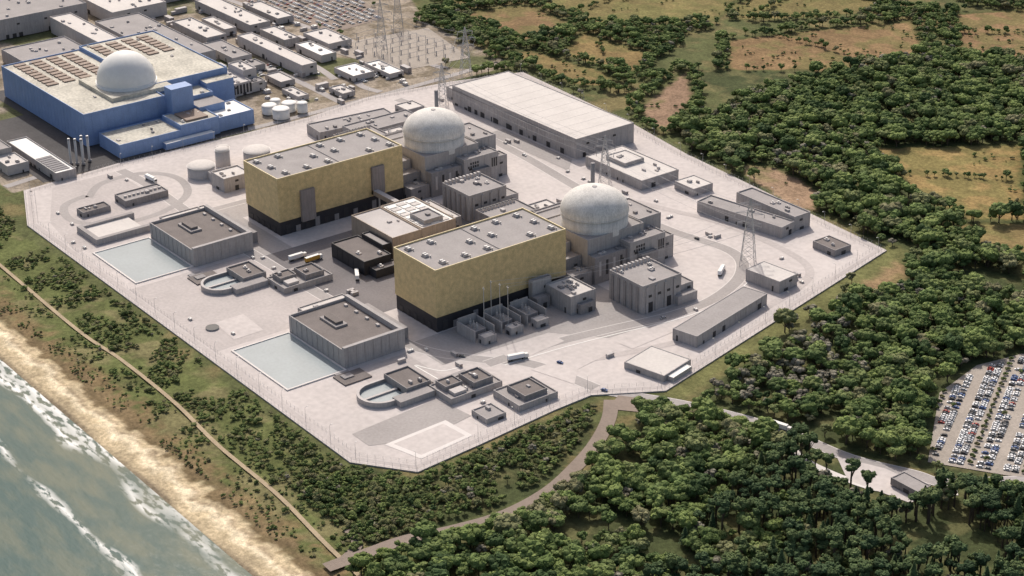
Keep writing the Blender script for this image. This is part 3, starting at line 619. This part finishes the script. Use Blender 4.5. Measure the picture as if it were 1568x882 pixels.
# ------------------------------------------------------------------ pylons and lines
def pylon(h):
    mb=MB(); t=.24; b0=h*.11
    def w(z): return b0*(1-z/h)**1.0*.8+.9 if z<h*.62 else (b0*.38*.8+.9)*(1-(z-h*.62)/(h*.38))+.35*(z-h*.62)/(h*.38)
    lv=[0,.16,.3,.42,.52,.6,.68,.76,.84,.92,1.0]
    for a,b_ in zip(lv,lv[1:]):
        za,zb=a*h,b_*h;wa,wb=w(za),w(zb); A=[(sx*wa,sy*wa,za) for sx,sy in((1,1),(1,-1),(-1,-1),(-1,1))]; B=[(sx*wb,sy*wb,zb) for sx,sy in((1,1),(1,-1),(-1,-1),(-1,1))]
        for k in range(4):
            j=(k+1)%4; mb.strut(A[k],B[k],t*1.3,steel); mb.strut(A[k],B[j],t*.7,steel); mb.strut(A[j],B[k],t*.7,steel); mb.strut(B[k],B[j],t*.7,steel)
    for z,l in((.62*h,h*.17),(.76*h,h*.2),(.9*h,h*.15)):
        for s in(-1,1):
            for y in(-w(z),w(z)):
                mb.strut((0,y,z),(s*l,0,z+.4),t*.8,steel); mb.strut((0,y,z+h*.045),(s*l,0,z+.5),t*.8,steel)
            mb.strut((s*l,0,z),(s*l,0,z-2.6),.35,concL)
    return mb.mesh('pylon')
PY=[(-500,129,56,-.6),(-386,153,50,-.4),(-329,84,42,-.9),(-78,76,44,-.9),(121,55,56,-.9),(-560,190,50,-.6)]
for x,y,h,a in PY: inst(pylon(h),'electricity_pylon',(x,y,-.2),a+math.pi/2)
def wires(A,B,hA,hB,sag,offa,offb):
    mb=MB()
    for k in range(len(offa)):
        p=Vector((A[0]+offa[k][0],A[1]+offa[k][1],hA+offa[k][2]));q=Vector((B[0]+offb[k][0],B[1]+offb[k][1],hB+offb[k][2])); prev=p
        for i in range(1,11):
            t_=i/10; c=p.lerp(q,t_); c.z-=sag*4*t_*(1-t_); mb.strut(prev,c,.12,steel); prev=c
    mb.obj('power_line')
def arm(p,h): 
    c,s=math.cos(p[3]+math.pi/2),math.sin(p[3]+math.pi/2); return [(c*l*sg,s*l*sg,h*z-2.6) for z,l in((.62,h*.17),(.76,h*.2),(.9,h*.15)) for sg in(-1,1)]
for a,b_ in((0,1),(1,2),(2,3),(3,4)): wires(PY[a],PY[b_],0,0,5,arm(PY[a],PY[a][2]),arm(PY[b_],PY[b_][2]))
wires((90,-165),PY[4],35,0,7,[(-8,0,0),(0,2,0),(7,4,0)],arm(PY[4],56)[:3])
# ------------------------------------------------------------------ vegetation
def leafmat(name,cols):
    m=bpy.data.materials.new(name); m.use_nodes=True; N=m.node_tree.nodes; L=m.node_tree.links; b=N['Principled BSDF']; b.inputs['Roughness'].default_value=.85
    b.inputs['Specular IOR Level'].default_value=.1
    oi=N.new('ShaderNodeObjectInfo'); n=N.new('ShaderNodeTexNoise'); n.inputs['Scale'].default_value=.012; n.inputs['Detail'].default_value=3; L.new(oi.outputs['Location'],n.inputs['Vector'])
    a=N.new('ShaderNodeMath'); a.operation='MULTIPLY_ADD'; L.new(n.outputs['Fac'],a.inputs[0]); a.inputs[1].default_value=1.2; a.inputs[2].default_value=-.6
    a2=N.new('ShaderNodeMath'); a2.operation='ADD'; L.new(a.outputs[0],a2.inputs[0]); L.new(oi.outputs['Random'],a2.inputs[1])
    r=N.new('ShaderNodeValToRGB'); e=r.color_ramp.elements; e[0].color=cols[0]+(1,); e[1].color=cols[-1]+(1,)
    for i,c in enumerate(cols[1:-1]): q=e.new((i+1)/(len(cols)-1)); q.color=c+(1,)
    L.new(a2.outputs[0],r.inputs[0])
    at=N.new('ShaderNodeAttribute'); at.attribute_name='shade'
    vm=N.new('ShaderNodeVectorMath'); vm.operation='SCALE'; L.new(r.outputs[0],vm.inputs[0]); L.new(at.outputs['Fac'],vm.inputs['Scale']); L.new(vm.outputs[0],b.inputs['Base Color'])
    return m
leafA=leafmat('broadleaf_foliage',[(.06,.095,.036),(.105,.15,.048),(.19,.24,.075),(.125,.175,.058),(.22,.27,.09),(.10,.14,.05),(.16,.20,.07),(.215,.205,.11)])
leafB=leafmat('conifer_foliage',[(.05,.08,.038),(.08,.118,.05),(.115,.15,.06)])
leafC=leafmat('scrub_foliage',[(.11,.14,.05),(.165,.205,.07),(.21,.19,.10),(.13,.165,.055),(.19,.235,.08)])
leafD=leafmat('bare_twigs',[(.21,.19,.145),(.26,.24,.185),(.19,.18,.12)])
bm=bmesh.new(); bmesh.ops.create_icosphere(bm,subdivisions=2,radius=1); IV=np.array([v.co[:] for v in bm.verts]); IF=[tuple(v.index for v in f.verts) for f in bm.faces]; bm.free()
def tree(name,R,H,tr,lm,nl,nq,q,kind,seed,coll):
    g=np.random.default_rng(seed); V=[];Fc=[];S=[];Mi=[]
    def cylseg(p,d,r0,r1,n=6):
        p=np.array(p,float);d=np.array(d,float); ax=(d-p)/np.linalg.norm(d-p); u=np.cross(ax,[.3,.5,.81]);u/=np.linalg.norm(u);w_=np.cross(ax,u); b0=len(V)
        for c,r in((p,r0),(d,r1)):
            for k in range(n): V.append(c+r*(u*math.cos(6.283*k/n)+w_*math.sin(6.283*k/n)))
        for k in range(n): Fc.append((b0+k,b0+(k+1)%n,b0+n+(k+1)%n,b0+n+k)); S.append(1.0); Mi.append(1)
    def lump(c,lr,sh):
        b0=len(V); ph=g.uniform(0,6.28,3)
        rr=1+.16*np.sin(IV[:,0]*5+ph[0])*np.sin(IV[:,1]*5+ph[1])+.14*np.sin(IV[:,2]*7+ph[2])+g.uniform(-.13,.13,len(IV))
        P=c+IV*rr[:,None]*lr*np.array((1,1,.82)); V.extend(list(P))
        for f in IF:
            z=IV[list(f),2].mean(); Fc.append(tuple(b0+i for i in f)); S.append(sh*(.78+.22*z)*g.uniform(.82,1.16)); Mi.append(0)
    cylseg((0,0,-.5),(0,0,tr+ (H-tr)*.5),.035*H,.015*H)
    if kind=='con':
        for k in range(6):
            z=tr+(H-tr)*(k/6.3); r=R*.72*(1-k/6.6); lump(np.array((0,0,z+r*.3)),r,.75)
        zs=g.uniform(0,1,nq)**1.2; 
        for z in zs:
            rr=R*(1-z)**.8*g.uniform(.45,1.05)*(1+.18*math.sin(z*38)); a=g.uniform(0,6.283); c=np.array((rr*math.cos(a),rr*math.sin(a),tr+z*(H-tr)-rr*.18))
            quad(V,Fc,S,Mi,c,np.array((math.cos(a)*.5,math.sin(a)*.5,.8)),q*g.uniform(.6,1.3),g,g.uniform(.75,1.25))
    else:
        lobes=[]
        for k in range(nl):
            a=g.uniform(0,6.283); r=R*.66*math.sqrt(g.uniform(0,1)); z=tr+(H-tr)*(.34+.42*g.uniform(.2,1)*(1-.6*(r/R)**2)); lr=R*g.uniform(.26,.46); lobes.append((np.array((r*math.cos(a),r*math.sin(a),z)),lr,g.uniform(.72,1.28)))
            lump(lobes[-1][0],lr*.86,lobes[-1][2]*.9)
            if k<5: cylseg((0,0,tr*.8+.4),lobes[-1][0],.014*H,.006*H,4)
        for k in range(nq):
            c,lr,sh=lobes[g.integers(nl)]; d=g.normal(size=3); d/=np.linalg.norm(d)
            if d[2]<-.3: d[2]*=-.6
            rad=lr*g.uniform(.8,1.15); p=c+d*rad*np.array((1,1,.82)); nrm=d+g.normal(size=3)*.3+np.array((0,0,.25))
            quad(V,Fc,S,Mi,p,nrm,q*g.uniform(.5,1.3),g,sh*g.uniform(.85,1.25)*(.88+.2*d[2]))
    me=bpy.data.meshes.new(name); me.from_pydata([tuple(v) for v in V],[],Fc); me.materials.append(lm); me.materials.append(bark)
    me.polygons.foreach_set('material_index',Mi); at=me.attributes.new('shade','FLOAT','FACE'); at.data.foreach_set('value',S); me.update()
    o=bpy.data.objects.new(name,me); coll.objects.link(o)
def quad(V,Fc,S,Mi,c,nrm,s,g,sh):
    nrm=nrm/np.linalg.norm(nrm); u=np.cross(nrm,g.normal(size=3)); u/=np.linalg.norm(u)+1e-6; w_=np.cross(nrm,u); b0=len(V)
    V.extend((c+u*s*.55,c+w_*s*.4,c-u*s*.5,c-w_*s*.45)); Fc.append((b0,b0+1,b0+2,b0+3)); S.append(sh); Mi.append(0)
TC=bpy.data.collections.new('tree_kinds')
spec=[('t00_broadleaf',5.2,10,2.0,leafA,14,520,.8,'d'),('t01_broadleaf',4.4,9,1.6,leafA,11,450,.75,'d'),('t02_broadleaf',6.2,12,2.4,leafA,20,650,.85,'d'),('t03_broadleaf',3.6,8.5,1.6,leafA,9,360,.7,'d'),
('t04_conifer',2.8,13,3.0,leafB,0,500,.9,'con'),('t05_pine',3.8,14,6,leafB,12,450,.7,'d'),
('t06_shrub',2.4,3.2,.2,leafC,8,240,.5,'d'),('t07_shrub',3.2,4.2,.2,leafC,10,320,.55,'d'),('t08_bare',3.8,8,1.5,leafD,11,420,.5,'d')]
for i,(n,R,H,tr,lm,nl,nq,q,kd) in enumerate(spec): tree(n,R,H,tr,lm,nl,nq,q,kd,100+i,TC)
ng=bpy.data.node_groups.new('scatter','GeometryNodeTree'); ng.interface.new_socket('Geometry',in_out='INPUT',socket_type='NodeSocketGeometry'); ng.interface.new_socket('Geometry',in_out='OUTPUT',socket_type='NodeSocketGeometry')
gi=ng.nodes.new('NodeGroupInput');go=ng.nodes.new('NodeGroupOutput'); ci=ng.nodes.new('GeometryNodeCollectionInfo'); ci.inputs[0].default_value=TC; ci.inputs['Separate Children'].default_value=True; ci.inputs['Reset Children'].default_value=True
ip=ng.nodes.new('GeometryNodeInstanceOnPoints'); ip.inputs['Pick Instance'].default_value=True
def na(n,t):
    a=ng.nodes.new('GeometryNodeInputNamedAttribute'); a.data_type=t; a.inputs[0].default_value=n; return [o for o in a.outputs if o.enabled and o.name=='Attribute'][0]
ng.links.new(gi.outputs[0],ip.inputs['Points']); ng.links.new(ci.outputs[0],ip.inputs['Instance']); ng.links.new(na('vid','INT'),ip.inputs['Instance Index'])
cx_=ng.nodes.new('ShaderNodeCombineXYZ'); ng.links.new(na('rz','FLOAT'),cx_.inputs[2]); ng.links.new(cx_.outputs[0],ip.inputs['Rotation']); ng.links.new(na('sc','FLOAT_VECTOR'),ip.inputs['Scale']); ng.links.new(ip.outputs[0],go.inputs[0])
def scatter(name,P,vid,s):
    n=len(P); me=bpy.data.meshes.new(name); me.vertices.add(n); me.vertices.foreach_set('co',np.array(P,np.float32).ravel())
    a=me.attributes.new('vid','INT','POINT'); a.data.foreach_set('value',np.array(vid,np.int32)); a=me.attributes.new('rz','FLOAT','POINT'); a.data.foreach_set('value',rng.uniform(0,6.28,n).astype(np.float32))
    S=np.stack([s*rng.uniform(.85,1.15,n),s*rng.uniform(.85,1.15,n),s*rng.uniform(.85,1.2,n)],-1); a=me.attributes.new('sc','FLOAT_VECTOR','POINT'); a.data.foreach_set('vector',S.astype(np.float32).ravel())
    o=bpy.data.objects.new(name,me); COL.objects.link(o); md=o.modifiers.new('scatter','NODES'); md.node_group=ng
def jgrid(x0,x1,y0,y1,st):
    a,b_=np.meshgrid(np.arange(x0,x1,st),np.arange(y0,y1,st),indexing='ij'); return (a+rng.uniform(-.5,.5,a.shape)*st).ravel(),(b_+rng.uniform(-.5,.5,b_.shape)*st).ravel()
roadS=smooth(ROAD);trackS=smooth(TRACK)
def free(x,y):
    ok=~inpoly(x,y,SITE)&(dpl(x,y,SITE,True)>7)&(dpl(x,y,roadS)>11)&(dpl(x,y,trackS)>11)&~inpoly(x,y,PARK)&(dpl(x,y,PARK,True)>4)&(y>-425)
    ok&=~((x>366)&(x<446)&(y>-130)&(y<-86)); return ok
def infields(x,y):
    r=np.zeros(x.shape,bool)
    for P,c in FIELDS: r|=inpoly(x,y,P)
    return r
x,y=jgrid(-160,640,-120,700,7.3)
k=inpoly(x,y,FOREST)&free(x,y)&~infields(x,y); n_=fb(x,y,55,77); edge=dpl(x,y,[(238,-133),(170,159)])
k&=(n_>.28)&((edge>26)|(rng.random(x.shape)<.15))
x,y=x[k],y[k]; r=rng.random(x.shape); z_=fb(x,y,90,88)
vid=np.select([r<.3,r<.52,r<.78,r<.96],[0,1,2,3],8); vid=np.where((z_>.60)&(r<.35),8,vid)
scatter('woodland',np.stack([x,y,np.full(x.shape,-1.)],-1),vid,rng.uniform(.7,1.35,x.shape)*(.9+.45*fb(x,y,40,99)))
x,y=jgrid(245,640,-470,-60,7.2); k=inpoly(x,y,LOWER)&free(x,y); n_=fb(x,y,38,123); k&=(n_>.31); x,y=x[k],y[k]
r=rng.random(x.shape); conz=(x+.35*y>300)&(fb(x,y,60,5)>.36); vid=np.select([r<.3,r<.5,r<.80,r<.95],[0,1,2,3],8); vid=np.where(conz&(r<.85),np.where(r<.12,4,5),vid)
scatter('woodland',np.stack([x,y,np.full(x.shape,-1.)],-1),vid,rng.uniform(.75,1.4,x.shape)*np.where(conz,1.2,1.05))
x,y=jgrid(170,300,-420,-165,4.6); k=inpoly(x,y,TRI)&free(x,y)&(fb(x,y,20,7)>.33); x,y=x[k],y[k]; r=rng.random(x.shape)
vid=np.select([r<.3,r<.48,r<.73,r<.94],[7,6,3,1],8); scatter('scrub',np.stack([x,y,zterr(x,y)-.1],-1),vid,np.where(vid<6,.62,1.)*np.where(vid==8,.6,1.)*rng.uniform(.7,1.35,x.shape))
x,y=jgrid(-520,330,-436,-356,3.4); dn=fb(x,y,22,17); lim=np.interp(x,[-520,-300,-100,100,260],[.52,.49,.45,.42,.40]); k=(dn>lim)&(dpl(x,y,pth)>3.0)&(dpl(x,y,SITE,True)>5)&~inpoly(x,y,SITE)&(dpl(x,y,trackS)>8)&(np.where(y<-402,rng.random(x.shape)<.5,rng.random(x.shape)<.8))
x,y=x[k],y[k]; r=rng.random(x.shape); vid=np.select([r<.5,r<.85,r<.985],[6,7,3],8); scatter('coastal_scrub',np.stack([x,y,zterr(x,y)-.2],-1),vid,np.where((vid==3)|(vid==8),.45,1.)*np.where(y<-418,.6,1.)*rng.uniform(.4,1.15,x.shape))
x,y=jgrid(-900,500,150,1100,6.6); k=free(x,y)&~infields(x,y)&~inpoly(x,y,INDUS)&~inpoly(x,y,FOREST); d=np.full(x.shape,1e9)
for P,c in FIELDS[:13]: d=np.minimum(d,dpl(x,y,P,True))
k&=((d<13)&(fb(x,y,30,55)>.28))|(fb(x,y,70,66)>.46); x,y=x[k],y[k]; r=rng.random(x.shape); vid=np.select([r<.3,r<.6,r<.7,r<.96],[0,1,2,3],8)
scatter('hedgerow',np.stack([x,y,np.full(x.shape,-1.)],-1),vid,rng.uniform(.6,1.15,x.shape))
# field-division hedges across the larger fields
hp=[]
for A_,B_ in (((-290,480),(-160,500)),((-480,365),(-520,540)),((-170,640),(-60,760)),((60,285),(140,360)),((-350,300),(-400,335)),((-350,510),(-390,640)),((-420,400),(-340,370)),((-640,400),(-600,300)),((-330,660),(-120,900))):
    n=int(math.dist(A_,B_)/4.5)
    for i in range(n):
        if rng.random()<.88: hp.append((A_[0]+(B_[0]-A_[0])*i/n+rng.normal()*1.5,A_[1]+(B_[1]-A_[1])*i/n+rng.normal()*1.5,-1.))
scatter('hedgerow',hp,rng.integers(0,4,len(hp)),rng.uniform(.35,.75,len(hp)))
x,y=jgrid(-900,500,150,900,12); k=infields(x,y)&(fb(x,y,30,41)>.62); x,y=x[k],y[k]; scatter('field_scrub',np.stack([x,y,np.full(x.shape,-1.)],-1),rng.integers(6,8,x.shape[0]),rng.uniform(.4,.9,x.shape))
if strips: scatter('car_park_trees',strips,[7]*len(strips),np.full(len(strips),.7))
x,y=jgrid(-900,-400,120,260,9); k=(fb(x,y,40,44)>.54)&~inpoly(x,y,[(-775,105),(-590,128),(-600,200),(-760,240)])&~inpoly(x,y,[(-560,85),(-440,110),(-430,190),(-540,215)])
for (bx0,bx1,by0,by1) in ((-900,-800,40,110),(-760,-640,55,115),(-600,-420,60,120)): k&=~((x>bx0-6)&(x<bx1+6)&(y>by0-6)&(y<by1+6))
x,y=x[k],y[k]
scatter('shelter_belt',np.stack([x,y,np.full(x.shape,-1.)],-1),rng.integers(0,4,x.shape[0]),rng.uniform(.6,1,x.shape))
# ------------------------------------------------------------------ light, sky, camera
sd=Vector((-.88,.475,0)).normalized(); el=math.radians(45); sv=Vector((sd.x*math.cos(el),sd.y*math.cos(el),math.sin(el)))
sl=bpy.data.lights.new('sun','SUN'); sl.energy=3.3; sl.angle=math.radians(.6); sl.color=(1,.95,.88); so=bpy.data.objects.new('sun',sl); COL.objects.link(so); so.rotation_euler=sv.to_track_quat('Z','Y').to_euler()
W=bpy.data.worlds.new('World'); sc.world=W; W.use_nodes=True; N=W.node_tree.nodes; sk=N.new('ShaderNodeTexSky'); sk.sky_type='NISHITA'; sk.sun_disc=False; sk.sun_elevation=el; sk.sun_rotation=math.atan2(sd.x,sd.y); sk.air_density=1.0; sk.dust_density=4
mxw=N.new('ShaderNodeMix'); mxw.data_type='RGBA'; mxw.blend_type='MULTIPLY'; mxw.inputs[0].default_value=1; mxw.inputs[7].default_value=(1,.94,.875,1)
W.node_tree.links.new(sk.outputs[0],mxw.inputs[6]); W.node_tree.links.new(mxw.outputs[2],N['Background'].inputs[0]); N['Background'].inputs[1].default_value=.15
cam=bpy.data.cameras.new('camera'); co_=bpy.data.objects.new('camera',cam); COL.objects.link(co_); sc.camera=co_; cam.sensor_width=36; cam.lens=36*2969.6/1568; cam.clip_end=60000; cam.clip_start=1
M=Matrix.Rotation(math.radians(52.99),4,'Z')@Matrix.Rotation(math.radians(90-25.05),4,'X')@Matrix.Rotation(math.radians(-.75),4,'Z')
co_.matrix_world=Matrix.Translation((1108.5,-919.6,625))@M
sc.view_settings.view_transform='Standard'; sc.view_settings.look='None'; sc.view_settings.exposure=0
